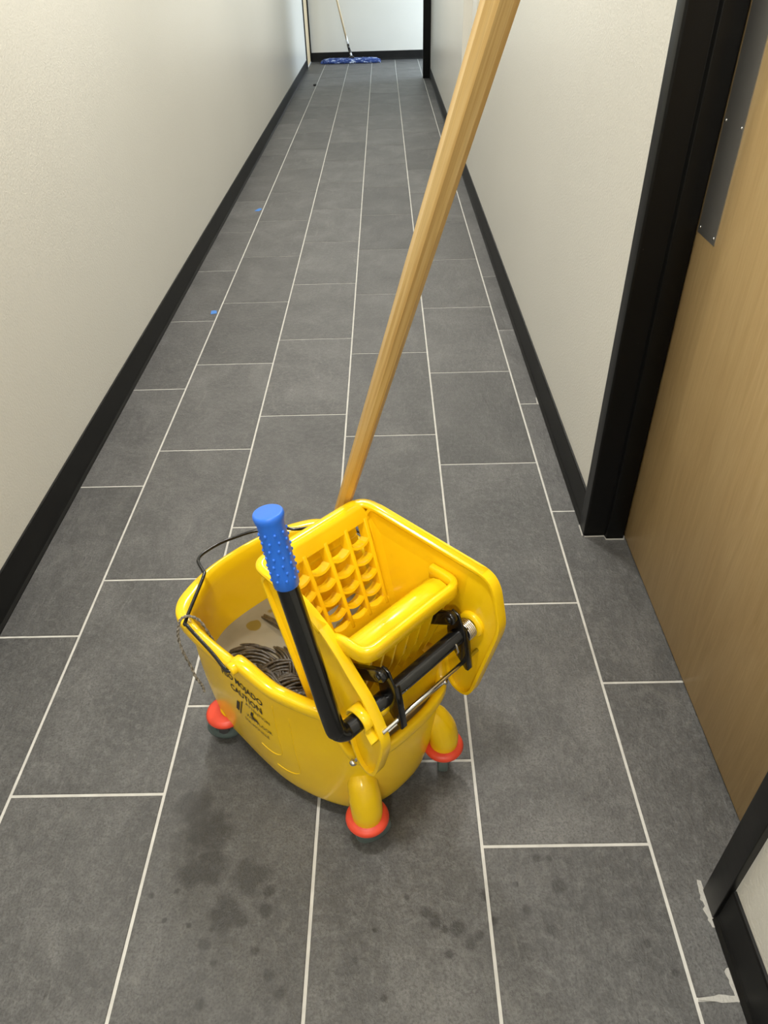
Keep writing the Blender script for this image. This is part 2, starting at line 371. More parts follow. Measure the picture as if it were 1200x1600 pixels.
# ---- near door on the right
def jamb_profile(bm, ys, sgn):
    """hollow-metal jamb: casing on the wall face, reveal with a stop. ys = opening edge, sgn = direction into wall."""
    y = ys
    poly = [(XR - .012, y + sgn * .05), (XR - .012, y + sgn * .004), (XR - .008, y), (XR + .045, y), (XR + .048, y - sgn * .014), (XR + .094, y - sgn * .014),
            (XR + .096, y + sgn * .004), (XR + .135, y + sgn * .004), (XR + .135, y + sgn * .05)]
    return poly
bm = bmesh.new()
for ys, sgn in ((DY0, -1), (DY1, 1)): prism(bm, jamb_profile(bm, ys, sgn), Z0, DH + .05, 'z')
prism(bm, [(XR - .012, DH + .05), (XR - .012, DH), (XR + .045, DH), (XR + .048, DH - .014), (XR + .094, DH - .014), (XR + .096, DH), (XR + .135, DH), (XR + .135, DH + .05)], DY0 - .05, DY1 + .05, 'y')
tr = struct(from_bm('trim_1', bm, 'frame'), 'black painted steel frame around the wooden door on the right', 'door frame'); bevel(tr, .0015, 2)
bm = bmesh.new(); box(bm, (XR + .0965, DY0 + .003, .008), (XR + .139, DY1 - .003, DH - .003))
door = struct(from_bm('door_1', bm, 'door'), 'light maple veneer door with steel push plate on the right', 'door'); bevel(door, .001, 1)
bm = bmesh.new(); box(bm, (XR + .0950, 1.42, .83), (XR + .0966, 1.512, 1.65)); pl = from_bm('push_plate', bm, 'steel', door); tag(pl, 'tall brushed steel push plate')
for yy in (1.429, 1.503):
    for zz in (.842, 1.035, 1.23, 1.44, 1.638):
        bm = bmesh.new(); lathe(bm, [(0, .0), (.0035, 0), (.003, -.0012), (0, -.0016)], 12, (XR + .095, yy, zz), 'x'); from_bm('screw', bm, 'chrome', pl, True)
# a sealed gap strip under the door
bm = bmesh.new(); box(bm, (XR + .108, DY0 + .003, Z0), (XR + .13, DY1 - .003, .008)); from_bm('door_sweep', bm, 'base', door)
# caulk smears at the foot of the frames
def smear(name, pts, wdt, parent):
    bm = bmesh.new(); A = []
    for i, (x, y) in enumerate(pts):
        a = random.uniform(.4, 1.2) * wdt * (0.3 if i in (0, len(pts) - 1) else 1)
        A.append((x, y, a))
    top = [bm.verts.new((x - a, y + random.uniform(-.002, .002), .0008)) for x, y, a in A]; bot = [bm.verts.new((x + .004, y, .0012)) for x, y, a in A]
    lo1 = [bm.verts.new((v.co.x - .0006, v.co.y, .0)) for v in top]
    for i in range(len(A) - 1):
        bm.faces.new((top[i], top[i + 1], bot[i + 1], bot[i])); bm.faces.new((lo1[i], lo1[i + 1], top[i + 1], top[i]))
    return from_bm(name, bm, 'caulk', parent)
bl = bpy.data.objects['baseboard_right']
smear('caulk_smear', [(XR - .014, .592 - .006 * i) for i in range(14)], .007, tr)
smear('caulk_smear', [(XR - .014, .455 - .006 * i) for i in range(9)], .006, bl)
smear('caulk_smear', [(XR - .014 + 0 * i, 2.30 - .012 * i) for i in range(5)], .005, bl)
bm = bmesh.new()
rr = [(1.236, .4095), (1.25, .4085), (1.262, .4075), (1.272, .4055), (1.284, .4060), (1.297, .4065), (1.299, .4150), (1.288, .4150), (1.279, .4165), (1.270, .4172), (1.262, .4150), (1.25, .4140), (1.237, .4128)]
prism(bm, rr, -.002, .0009, 'z'); from_bm('caulk_smear', bm, 'caulk', floor)
def line_smear(pts):
    bm = bmesh.new(); tube(bm, pts, .0022, 6); from_bm('caulk_smear', bm, 'caulk', tr)
line_smear([(XR - .014, 1.575, .001), (XR - .0145, 1.53, .001)])
line_smear([(XR - .010, 1.526, .001), (XR + .044, 1.527, .001), (XR + .046, 1.513, .001), (XR + .095, 1.512, .001), (XR + .098, 1.525, .002)])

# recessed strip panel with a pale corner bead farther along the right wall
bm = bmesh.new(); box(bm, (XR + .0005, 5.03, .4505), (XR + .06, 5.25, H)); struct(from_bm('trim_2', bm, 'wall'), 'painted post standing in the shallow recess of the right wall', 'trim')

# far right opening frame
bm = bmesh.new(); box(bm, (XR - .085, 9.775, Z0), (XR + .145, 9.86, 2.3)); box(bm, (XR - .015, 9.775, 2.25), (XR + .145, YE - .02, 2.33))
bevel(struct(from_bm('trim_3', bm, 'frame'), 'black frame post of the side opening near the far end', 'door frame'), .003)
# far left door
bm = bmesh.new(); box(bm, (XL - .10, 10.78, Z0), (XL + .012, 10.83, DH + .05)); box(bm, (XL - .10, 11.45, Z0), (XL + .012, 11.5, DH + .05)); box(bm, (XL - .10, 10.83, DH), (XL + .012, 11.45, DH + .05))
bevel(struct(from_bm('trim_4', bm, 'frame'), 'black frame around the pale door at the far left', 'door frame'), .002)
bm = bmesh.new(); box(bm, (XL - .045, 10.832, .012), (XL - .004, 11.448, DH - .003)); d2 = struct(from_bm('door_2', bm, 'palewood'), 'pale wooden door at the far left end', 'door')
bm = bmesh.new(); box(bm, (XL - .05, 10.832, Z0), (XL + .0, 11.448, .012)); from_bm('threshold', bm, 'white_plastic', d2)

# ceiling lights
for i, y in enumerate(LIGHT_Y):
    t = thing('ceiling_light', ['flat square ceiling light %s' % s for s in ('above the back of the corridor', 'just overhead of the camera', 'above the corridor past the mop bucket', 'above the middle of the corridor', 'nearest the far end of the corridor')][i],
              'light', (.55, y, H), 0, 'ceiling lights along the corridor')
    bm = bmesh.new(); s = .12
    for lo, hi in (((-s - .02, -s - .02, -.02), (s + .02, -s, 0)), ((-s - .02, s, -.02), (s + .02, s + .02, 0)), ((-s - .02, -s, -.02), (-s, s, 0)), ((s, -s, -.02), (s + .02, s, 0))): box(bm, lo, hi)
    from_bm('housing', bm, 'white_plastic', t)
    bm = bmesh.new(); box(bm, (-s, -s, -.012), (s, s, -.004)); from_bm('diffuser', bm, 'diffuser', t)
    l = bpy.data.lights.new('lamp', 'AREA'); l.shape = 'SQUARE'; l.size = 2 * s - .02; l.energy = LAMP_POWER; l.color = LAMP_COLOR
    lob = bpy.data.objects.new('lamp', l); COL.objects.link(lob); lob.location = (0, 0, -.022); lob.parent = t

# ================================================================== MOP BUCKET
BO = (.6447, .8947, 0); BR = math.radians(45)      # local x = across the bucket, y = towards its pouring lip
rimO = [(.256, 0), (.254, .045), (.247, .088), (.233, .135), (.213, .168), (.180, .187), (.12, .192), (.05, .191), (-.013, .187), (-.078, .170), (-.14, .150), (-.183, .126), (-.207, .098), (-.219, .055), (-.222, 0)]
walT = [(.248, 0), (.246, .045), (.238, .083), (.213, .120), (.198, .150), (.174, .168), (.117, .174), (.05, .172), (-.013, .168), (-.075, .152), (-.134, .133), (-.173, .112), (-.195, .088), (-.207, .05), (-.210, 0)]
botO = [(.200, 0), (.199, .04), (.195, .076), (.194, .110), (.190, .141), (.164, .152), (.108, .153), (.04, .154), (-.02, .151), (-.075, .139), (-.122, .121), (-.156, .101), (-.178, .074), (-.19, .04), (-.193, 0)]
PER = 5
def closed(half):
    pts = [(-hw, a, 0) for a, hw in half] + [(hw, a, 0) for a, hw in half[-2:0:-1]]
    return catmull(pts, PER, True)
cR, cW, cB = closed(rimO), closed(walT), closed(botO); NB = len(cR)
def sstep(x, a, c):
    t = max(0, min(1, (x - a) / (c - a))); return t * t * (3 - 2 * t)
def zrim(pt):
    a = pt.y; z = .38 - .115 * sstep(-a, .150, .203)
    if abs(pt.x) > .1: z += .026 * sstep(-a, -.028, -.010) * (1 - sstep(-a, .0, .075))
    return z
ZB, ZW = .045, .36
def wall_pt(i, z, off=0.0):
    zt = zrim(cR[i]) - .008
    f = (z - ZB) / (zt - ZB); p = cB[i].lerp(cW[i], f)
    bul = .008 * math.sin(math.pi * max(0, min(1, f)))
    n = Vector((p.x, p.y - .02, 0)).normalized(); p = p + n * (bul + off)
    return Vector((p.x, p.y, z))
bm = bmesh.new(); rings = []
def ring(fn): rings.append([bm.verts.new(fn(i)) for i in range(NB)])
ring(lambda i: Vector((cB[i].x * .86, cB[i].y * .88, .040)))
ring(lambda i: Vector((cB[i].x * .95, cB[i].y * .955, .0415)))
ring(lambda i: Vector((cB[i].x * .985, cB[i].y * .987, .047)))
for f in (.05, .15, .3, .45, .6, .75, .88, .97):
    ring(lambda i, f=f: wall_pt(i, ZB + f * (zrim(cR[i]) - .008 - .016 - ZB)))
def rimp(i, k, dz):
    p = cW[i].lerp(cR[i], k); return Vector((p.x, p.y, zrim(cR[i]) + dz))
for k, dz in ((.45, -.016), (.82, -.018), (.93, -.022), (1.0, -.019), (1.02, -.010), (.98, -.003), (.88, 0), (.45, .001), (.08, 0)): ring(lambda i, k=k, dz=dz: rimp(i, k, dz))
def inn(i, z): return wall_pt(i, z, -.005)
ring(lambda i: inn(i, zrim(cR[i]) - .006))
for f in (.93, .8, .6, .4, .2, .06): ring(lambda i, f=f: inn(i, ZB + f * (zrim(cR[i]) - .01 - ZB)))
ring(lambda i: Vector((cB[i].x * .9, cB[i].y * .92, .052)))
for a_, b_ in zip(rings[:-1], rings[1:]):
    for k in range(NB): bm.faces.new((a_[k], a_[(k + 1) % NB], b_[(k + 1) % NB], b_[k]))
bm.faces.new(rings[0][::-1]); bm.faces.new(rings[-1])
bucket = thing('mop_bucket', 'yellow plastic mop bucket on red-capped casters in the middle of the corridor', 'bucket', BO, BR)
from_bm('body', bm, 'yellow', bucket, True)

# lugs that take the wire handle
for s in (-1, 1):
    bm = bmesh.new(); lathe(bm, [(0, -.013), (.009, -.013), (.011, -.011), (.011, .011), (.009, .013), (0, .013)], 20, (s * .184, .004, .394), 'x')
    from_bm('lug', bm, 'yellow', bucket, True)
# wire handle resting on the rear rim
bail = [(-.190, .004, .392), (-.199, .010, .392), (-.194, .06, .392), (-.190, .135, .394), (-.184, .150, .395), (-.105, .210, .405), (-.098, .222, .406), (-.094, .238, .408), (-.088, .252, .408), (-.072, .262, .407),
        (-.035, .266, .405), (.0, .263, .402), (.043, .248, .402), (.085, .213, .404), (.105, .19, .402), (.178, .150, .396), (.184, .135, .396), (.190, .06, .394), (.199, .010, .392), (.190, .004, .392)]
bm = bmesh.new(); tube(bm, catmull(bail, 6), .0032, 10); from_bm('wire_handle', bm, 'wire', bucket, True)

# legs and casters
CAST = [(-.1035, -.203, -.075, -.12, 1.2, 'front near'), (.1035, -.203, .075, -.12, 2.3, 'front far'), (-.1495, .168, -.10, .12, 3.93, 'rear near'), (.1495, .168, .10, .12, .9, 'rear far')]
def caster_parts():
    ms = {}
    bm = bmesh.new(); lathe(bm, [(0, .070), (.030, .070), (.037, .073), (.0395, .079), (.037, .085), (.031, .0885), (0, .0885)], 36); ms['bumper'] = bm
    bm = bmesh.new(); lathe(bm, [(.012, -.0105), (.027, -.0105), (.033, -.0095), (.0345, -.006), (.0345, .006), (.033, .0095), (.027, .0105), (.012, .0105), (.012, -.0105)], 32, (0, -.009, .0345), 'x'); ms['tyre'] = bm
    bm = bmesh.new(); lathe(bm, [(0, -.013), (.005, -.013), (.006, -.0095), (.016, -.0085), (.023, -.0098), (.0255, -.0098), (.0255, .0098), (.023, .0098), (.016, .0085), (.006, .0095), (.005, .013), (0, .013)], 28, (0, -.009, .0345), 'x'); ms['hub'] = bm
    bm = bmesh.new()
    for s in (-1, 1): prism(bm, [(-.018, .032), (-.010, .026), (-.001, .029), (.013, .0695), (-.016, .0695)], s * .0145 - .0012, s * .0145 + .0012, 'x')
    box(bm, (-.0157, -.016, .0675), (.0157, .014, .070)); ms['fork'] = bm
    return ms
cm = {}
for k, bm in caster_parts().items():
    bmesh.ops.recalc_face_normals(bm, faces=bm.faces); me = bpy.data.meshes.new(k); bm.to_mesh(me); bm.free()
    me.materials.append(M[{'bumper': 'red', 'tyre': 'tyre', 'hub': 'hub', 'fork': 'fork'}[k]])
    for p in me.polygons: p.use_smooth = k != 'fork'
    cm[k] = me
for (x, y, x2, y2, ang, _) in CAST:
    bm = bmesh.new()
    if y < 0: pts, rd = [(x, y, .087), (x, y, .108), (x * .97, y * .97, .135), (x * .91, y * .91, .160), (x * .84, y * .84, .178), (x * .78, y * .78, .184)], [.0272, .0285, .029, .0265, .018, .004]
    else: pts, rd = [(x * .97, y * .97, .087), (x * .93, y * .94, .098), (x * .86, y * .90, .115), (x * .78, y * .84, .135)], [.018, .020, .024, .020]
    path = catmull(pts, 5); n = len(path); rr_ = []
    for i in range(n):
        f = i / 5; k = min(int(f), len(rd) - 2); rr_.append(rd[k] + (rd[k + 1] - rd[k]) * (f - k))
    tube(bm, path, rr_, 24)
    from_bm('leg', bm, 'yellow', bucket, True)
    bp = bpy.data.objects.new('caster', cm['bumper']); COL.objects.link(bp); bp.parent = bucket; bp.location = (x, y, 0); bp.rotation_euler = (0, 0, ang)
    bp['label'] = 'red caster bumper with grey-green wheel'
    for k in ('tyre', 'hub', 'fork'):
        o = bpy.data.objects.new(k, cm[k]); COL.objects.link(o); o.parent = bp

# printed warning on the near side wall
def near_wall(a, z):
    best = None
    for i in range(NB):
        j = (i + 1) % NB; p, q = wall_pt(i, z), wall_pt(j, z)
        if p.x < 0 and (p.y - a) * (q.y - a) <= 0 and p.y != q.y:
            t = (a - p.y) / (q.y - p.y); best = p.x + (q.x - p.x) * t
    return best if best is not None else -.17
def print_text(s, size, a0, z0, slope=0.0, arch=0.0, name='printed_lettering'):
    cu = bpy.data.curves.new('t', 'FONT'); cu.body = s; cu.size = size; cu.resolution_u = 2; cu.offset = size * .018 if size > .015 else 0.0
    to = bpy.data.objects.new('t', cu); COL.objects.link(to)
    dg = bpy.context.evaluated_depsgraph_get(); me = bpy.data.meshes.new_from_object(to.evaluated_get(dg))
    bpy.data.objects.remove(to)
    wd = max(v.co.x for v in me.vertices)
    for v in me.vertices:
        x, y = v.co.x, v.co.y; u = x / wd
        a = a0 - x; z = z0 + y * 1.25 + slope * u + arch * (4 * u * (1 - u))
        v.co = (near_wall(a, z) - .0009, a, z)
    return link(name, me, 'ink', bucket)
print_text('PISO MOJADO', .0170, .082, .302, -.004, .007)
print_text('CAUTION', .0185, .062, .2765, -.004, .002)
print_text('ATTENTION', .0105, .024, .262, -.012, 0)
print_text('SOL MOUILLE', .0105, .040, .204, -.006, 0)
print_text('WET FLOOR', .0115, .030, .224, -.004, 0)
def ink_poly(pts, name='printed_pictogram'):
    bm = bmesh.new(); bm.faces.new([bm.verts.new((near_wall(a, z) - .0011, a, z)) for a, z in pts]); from_bm(name, bm, 'ink', bucket)
ink_poly([(.036, .262), (.033, .262), (.052, .208), (.055, .208)])
ink_poly([(.052, .250), (.044, .250), (.055, .215), (.064, .215)])
ink_poly([(.012, .252), (.006, .252), (.010, .238), (.017, .238)]); ink_poly([(.014, .238), (.0, .236), (-.004, .229), (.012, .230)])
# moulded panel outline beside the print
for pts in ([(-.047, .315), (-.047, .20), (-.043, .165), (-.02, .150), (.01, .153)], [(-.078, .30), (-.078, .15), (-.07, .12), (-.045, .108), (-.02, .11)]):
    bm = bmesh.new(); tube(bm, [(near_wall(p.x, p.y) + .0002, p.x, p.y) for p in catmull([(a, z, 0) for a, z in pts], 8)], .0012, 6); from_bm('moulded_line', bm, 'yellow', bucket, True)

# ================================================================== DIRTY WATER
ZWAT = .235
bm = bmesh.new(); top = [bm.verts.new(wall_pt(i, ZWAT, -.0055)) for i in range(NB)]; bot = [bm.verts.new(wall_pt(i, .2, -.0055)) for i in range(NB)]
bm.faces.new(top); bm.faces.new(bot[::-1])
for k in range(NB): bm.faces.new((bot[k], bot[(k + 1) % NB], top[(k + 1) % NB], top[k]))
wt = from_bm('dirty_water', bm, 'water'); wt.location = BO; wt.rotation_euler = (0, 0, BR)
tag(wt, 'murky grey-brown mop water inside the yellow bucket', 'water')

# ================================================================== WRINGER
wr = thing('mop_wringer', 'yellow side-press wringer with blue-gripped lever hooked on the mop bucket', 'wringer', BO, BR)
def inset(poly, d):
    n = len(poly); out = []
    ar = sum(poly[i][0] * poly[(i + 1) % n][1] - poly[(i + 1) % n][0] * poly[i][1] for i in range(n)); sg = 1 if ar > 0 else -1
    for i in range(n):
        p, q, r = Vector(poly[i - 1]), Vector(poly[i]), Vector(poly[(i + 1) % n])
        e1, e2 = (q - p).normalized(), (r - q).normalized()
        n1, n2 = Vector((-e1.y, e1.x)) * sg, Vector((-e2.y, e2.x)) * sg
        mdir = (n1 + n2); mdir.normalize(); k = d / max(.45, mdir.dot(n1)); out.append(tuple(q + mdir * k))
    return out
farP = [(-.010, .552), (-.022, .571), (-.03, .575), (-.262, .575), (-.278, .568), (-.289, .552), (-.304, .49), (-.302, .465), (-.262, .295), (-.252, .277), (-.235, .271), (-.215, .276), (-.202, .30), (-.19, .36), (-.16, .33), (-.11, .30), (-.10, .31)]
nearP = [(-.010, .552), (-.022, .570), (-.03, .574), (-.06, .571), (-.11, .559), (-.15, .539), (-.18, .512), (-.205, .482), (-.234, .454), (-.254, .420), (-.268, .387), (-.268, .36), (-.252, .292), (-.243, .272), (-.228, .265), (-.212, .272), (-.198, .30), (-.188, .36), (-.16, .33), (-.11, .30), (-.10, .31)]
def soften(poly, r, seg=3):
    P = [Vector((p[0], p[1], 0)) for p in poly]; out = []; n = len(P)
    for i in range(n):
        a, b_, c = P[i - 1], P[i], P[(i + 1) % n]
        ra, rc = min(r, (a - b_).length * .45), min(r, (c - b_).length * .45)
        s_, e_ = b_ + (a - b_).normalized() * ra, b_ + (c - b_).normalized() * rc
        for k in range(seg + 1):
            t = k / seg; q = s_ * (1 - t) ** 2 + b_ * 2 * t * (1 - t) + e_ * t * t; out.append((q.x, q.y))
    return out
def cheek(poly, s):
    poly = soften(poly, .014)
    bm = bmesh.new()
    prism(bm, inset(poly, .0035), s * .1075, s * .1125, 'x')                       # web
    ins = inset(poly, .0055); n = len(poly)                          # surrounding lip
    A = [[bm.verts.new((s * x, p[0], p[1])) for p in q] for x, q in ((.1195, poly), (.1195, ins), (.1015, ins), (.1015, poly))]
    for i in range(n):
        j = (i + 1) % n
        for k in range(4): bm.faces.new((A[k][i], A[k][j], A[(k + 1) % 4][j], A[(k + 1) % 4][i]))
    o = from_bm('cheek_plate', bm, 'yellow', wr); bevel(o, .002, 2, .9); return o
ck_near = cheek(nearP, -1); ck_far = cheek(farP, 1)
# hopper side walls leaning inwards
for s in (-1, 1):
    bm = bmesh.new()
    a = [bm.verts.new(c) for c in ((s * .106, .0, .568), (s * .1073, -.235 if s > 0 else -.13, .570 if s > 0 else .545), (s * .1073, -.215 if s > 0 else -.19, .36), (s * .085, -.085, .335), )]
    c = [bm.verts.new((v.co.x + s * .004, v.co.y, v.co.z)) for v in a]
    bm.faces.new(a); bm.faces.new(c[::-1])
    for i in range(4): bm.faces.new((a[i], a[(i + 1) % 4], c[(i + 1) % 4], c[i]))
    from_bm('side_wall', bm, 'yellow', wr)
# perforated rear wall: plane a = -(.575-z)*.37
KP = .37
def pp(x, z, off=0.0):
    """point on the rear wall, off = thickness towards the press."""
    sc = 1 - (.56 - z) * .62
    return Vector((x * sc, -(.575 - z) * KP - off * .94, z - off * .35))
def slab(bm, c4, t, t0=0.0):
    a = [bm.verts.new(pp(x, z, t0)) for x, z in c4]; c = [bm.verts.new(pp(x, z, t)) for x, z in c4]
    bm.faces.new(a[::-1]); bm.faces.new(c)
    for i in range(4): bm.faces.new((a[i], a[(i + 1) % 4], c[(i + 1) % 4], c[i]))
bm = bmesh.new(); slab(bm, [(-.112, .548), (.112, .548), (.098, .576), (-.098, .576)], .012); bevel(from_bm('top_rail', bm, 'yellow', wr), .004, 3)
bm = bmesh.new(); slab(bm, [(-.106, .384), (.106, .384), (.106, .408), (-.106, .408)], .012); bevel(from_bm('bottom_rail', bm, 'yellow', wr), .002)
colx = [-.103, -.0835, -.0385, .0065, .0515, .0965]
for i, x in enumerate(colx):
    bm = bmesh.new(); hw = .0042
    slab(bm, [(x - hw, .40), (x + hw, .40), (x + hw, .556), (x - hw, .556)], .013, -.016); bevel(from_bm('upright_bar', bm, 'yellow', wr), .002)
rows = [.520, .4915, .4635, .4355, .411]
for z in rows:
    for i in range(5):
        x0, x1 = colx[i], colx[i + 1]
        bm = bmesh.new(); Rb = []
        for k in range(9):
            u = k / 8; xx = x0 + (x1 - x0) * u; zz = z + .003 - .008 * (4 * u * (1 - u)) * (1 if x1 - x0 > .03 else .4)
            Rb.append([bm.verts.new(pp(xx, zz + dz, of)) for dz, of in ((-.0024, .0125), (.0020, .0125), (-.0135, -.014), (-.0175, -.014))])
        for k in range(8):
            for q in range(4): bm.faces.new((Rb[k][q], Rb[k][(q + 1) % 4], Rb[k + 1][(q + 1) % 4], Rb[k + 1][q]))
        bm.faces.new(Rb[0]); bm.faces.new(Rb[-1][::-1]); from_bm('cross_bar', bm, 'yellow', wr)
# moulded backing strips behind the lower pockets
for zz0, zz1 in ((.487, .507), (.459, .4835), (.431, .4555), (.395, .4275)):
    bm = bmesh.new(); slab(bm, [(-.103, zz0), (.103, zz0), (.103, zz1), (-.103, zz1)], -.042, -.046); from_bm('backing_strip', bm, 'yellow', wr)
# rolled rim round the hopper mouth
rimp_ = fillet([(-.1115, -.145, .5405), (-.1115, -.10, .5608), (-.1115, -.04, .5715), (-.1115, .004, .5738), (.1110, .004, .5738), (.1110, -.262, .5738)], .032, 9)
bm = bmesh.new(); Rr = []
for i, p in enumerate(rimp_):
    t = (rimp_[min(i + 1, len(rimp_) - 1)] - rimp_[max(i - 1, 0)]).normalized(); side = t.cross(Vector((0, 0, 1))).normalized()
    Rr.append([bm.verts.new(p + side * dx + Vector((0, 0, dz))) for dx, dz in ((-.0095, -.003), (-.0075, .0008), (0, .002), (.0075, .0008), (.0095, -.003), (.0085, -.007), (-.0085, -.007))])
for i in range(len(Rr) - 1):
    for k in range(7): bm.faces.new((Rr[i][k], Rr[i][(k + 1) % 7], Rr[i + 1][(k + 1) % 7], Rr[i + 1][k]))
bm.faces.new(Rr[0]); bm.faces.new(Rr[-1][::-1]); from_bm('top_rim', bm, 'yellow', wr, True)
# front sill below the press
bm = bmesh.new(); prism(bm, [(-.192, .345), (-.187, .345), (-.170, .22), (-.175, .22)], -.100, .100, 'x'); from_bm('front_sill', bm, 'yellow', wr)
# hopper bottom
bm = bmesh.new(); prism(bm, [(-.125, .335), (-.19, .325), (-.19, .318), (-.125, .325)], -.09, .09, 'x'); from_bm('hopper_floor', bm, 'yellow', wr)
# press plate with rolled tray top
def px(x, y, z): return Vector((x, y, z))
bm = bmesh.new()
prof = [(-.213, .517), (-.205, .524), (-.192, .526), (-.178, .521), (-.165, .508), (-.150, .487), (-.131, .447), (-.116, .418), (-.103, .412), (-.101, .403), (-.110, .395), (-.120, .36), (-.13, .345), (-.136, .35), (-.130, .40), (-.150, .46), (-.175, .495), (-.200, .508)]
prism(bm, prof, -.092, .092, 'x'); press = from_bm('press_plate', bm, 'yellow', wr); bevel(press, .003, 3, .5)
tray = [(-.0995, -.118, .490), (-.0995, -.165, .524), (-.0995, -.222, .531), (.0995, -.222, .531), (.0995, -.165, .529)]
bm = bmesh.new()
fr = fillet(tray, .022, 7)
F = frames(fr); R = []
for i, (p, a, c) in enumerate(F):
    t = (Vector(fr[min(i + 1, len(fr) - 1)]) - Vector(fr[max(i - 1, 0)])).normalized()
    side = t.cross(Vector((0, 0, 1))).normalized()
    R.append([bm.verts.new(p + side * dx + Vector((0, 0, dz))) for dx, dz in ((-.007, .004), (-.004, .008), (.004, .008), (.007, .004), (.007, -.018), (-.007, -.018))])
for i in range(len(R) - 1):
    for k in range(6): bm.faces.new((R[i][k], R[i][(k + 1) % 6], R[i + 1][(k + 1) % 6], R[i + 1][k]))
bm.faces.new(R[0]); bm.faces.new(R[-1][::-1])
from_bm('tray_lip', bm, 'yellow', press, True).modifiers.new('b', 'BEVEL').width = .002
for x in (-.055, -.03, .0, .03):
    bm = bmesh.new(); prism(bm, [(-.114, .410), (-.1025, .406), (-.1025, .4128), (-.114, .4178)], x - .0022, x + .0022, 'x'); from_bm('notch', bm, 'hub', press)
for k in range(7):
    x = -.081 + .027 * k
    bm = bmesh.new(); prism(bm, [(-.216, .512), (-.178, .497), (-.150, .462), (-.130, .40), (-.137, .350), (-.168, .350), (-.198, .43)], x - .0022, x + .0022, 'x'); from_bm('rib', bm, 'yellow', press)
for k in range(6):   # slanted stiffeners between the ribs
    x = -.081 + .027 * k
    bm = bmesh.new()
    v4 = [bm.verts.new(c) for c in ((x, -.178, .490), (x + .027, -.152, .435), (x + .027, -.148, .432), (x, -.174, .488))]; v5 = [bm.verts.new(v.co + Vector((0, -.028, -.03))) for v in v4]
    bm.faces.new(v4); bm.faces.new(v5[::-1])
    for i in range(4): bm.faces.new((v4[i], v4[(i + 1) % 4], v5[(i + 1) % 4], v5[i]))
    from_bm('stiffener', bm, 'yellow', press)
# pivot shaft and lever
SA, SZ = -.243, .440
def sh(x):
    u = (x + .108) / .22; return -.230 - .019 * u, .419 + .037 * u
lever = catmull([(.112, *sh(.112)), (-.05, *sh(-.05)), (-.140, *sh(-.14)), (-.155, -.2265, .415), (-.1645, -.2235, .425), (-.168, -.218, .446), (-.168, -.180, .585), (-.168, -.1505, .690)], 6)
lrad = [.0134 if p.x > -.12 else .0148 for p in lever]
bm = bmesh.new(); tube(bm, lever, lrad, 20); lv = from_bm('lever', bm, 'black', wr, True)
g0, g1 = Vector((-.168, -.1555, .674)), Vector((-.168, -.1375, .783))
gd = (g1 - g0).normalized()
bm = bmesh.new(); L = (g1 - g0).length
pr = [(0, 0), (.0158, 0), (.0168, .0015), (.0172, .02), (.0172, L - .016), (.0188, L - .010), (.0196, L - .005), (.0192, L - .002), (.0184, L - .0006), (.0176, L), (.0168, L), (0, L)]
lathe(bm, pr, 40); gr = from_bm('grip', bm, 'blue', lv, True)
rot = Vector((0, 0, 1)).rotation_difference(gd).to_matrix().to_4x4(); gr.matrix_local = Matrix.Translation(g0) @ rot
bm = bmesh.new()
for i in range(7):
    for k in range(9):
        an = 2 * math.pi * (k + .1 + .25 * (i % 2)) / 9; z = .016 + i * .0115
        mt = Matrix.Translation((.0172 * math.cos(an), .0172 * math.sin(an), z)) @ Matrix.Diagonal((.8, .8, 1, 1))
        bmesh.ops.create_icosphere(bm, subdivisions=2, radius=.0025, matrix=mt)
nb = from_bm('grip_nubs', bm, 'blue', lv, True); nb.matrix_local = Matrix.Translation(g0) @ rot; nb['kind'] = 'stuff'
# collars where shaft passes the cheeks
for s, ay, az in ((1, *sh(.11)),):
    bm = bmesh.new()
    prof = [(.0135, .100), (.0215, .100), (.0235, .103), (.0235, .114), (.0215, .123), (.0135, .123)]
    lathe(bm, [(r, s * h) for r, h in prof] + [(.0135, s * .100)], 28, (0, ay, az), 'x'); from_bm('shaft_collar', bm, 'yellow', wr, True)
bm = bmesh.new(); lathe(bm, [(.0132, -.104), (.0165, -.104), (.0165, -.072), (.0132, -.072), (.0132, -.104)], 24, (0, sh(-.09)[0] + .002, sh(-.09)[1] - .009), 'x'); from_bm('shaft_sleeve', bm, 'yellow', wr, True)
bm = bmesh.new(); lathe(bm, [(.0132, .104), (.0165, .104), (.0165, .090), (.0132, .090), (.0132, .104)], 24, (0, sh(.1)[0] + .002, sh(.1)[1] - .009), 'x'); from_bm('shaft_sleeve', bm, 'yellow', wr, True)
# hood over the lever on the near cheek
hc = sh(-.118); hood = [(hc[0] + .0225 * math.cos(math.radians(t)), hc[1] + .0225 * math.sin(math.radians(t))) for t in (0, 35, 70, 105, 140, 175, 205)] + [(-.262, .392)]
bm = bmesh.new(); hh_ = catmull([(a, z, 0) for a, z in hood], 5); Rg = []
for p in hh_:
    d = (Vector((hc[0], hc[1], 0)) - p).normalized() * .004
    Rg.append([bm.verts.new(c) for c in ((-.112, p.x, p.y), (-.134, p.x, p.y), (-.134, p.x + d.x, p.y + d.y), (-.112, p.x + d.x, p.y + d.y))])
for i in range(len(Rg) - 1):
    for k in range(4): bm.faces.new((Rg[i][k], Rg[i][(k + 1) % 4], Rg[i + 1][(k + 1) % 4], Rg[i + 1][k]))
bm.faces.new(Rg[0]); bm.faces.new(Rg[-1][::-1]); from_bm('lever_hood', bm, 'yellow', wr, True)
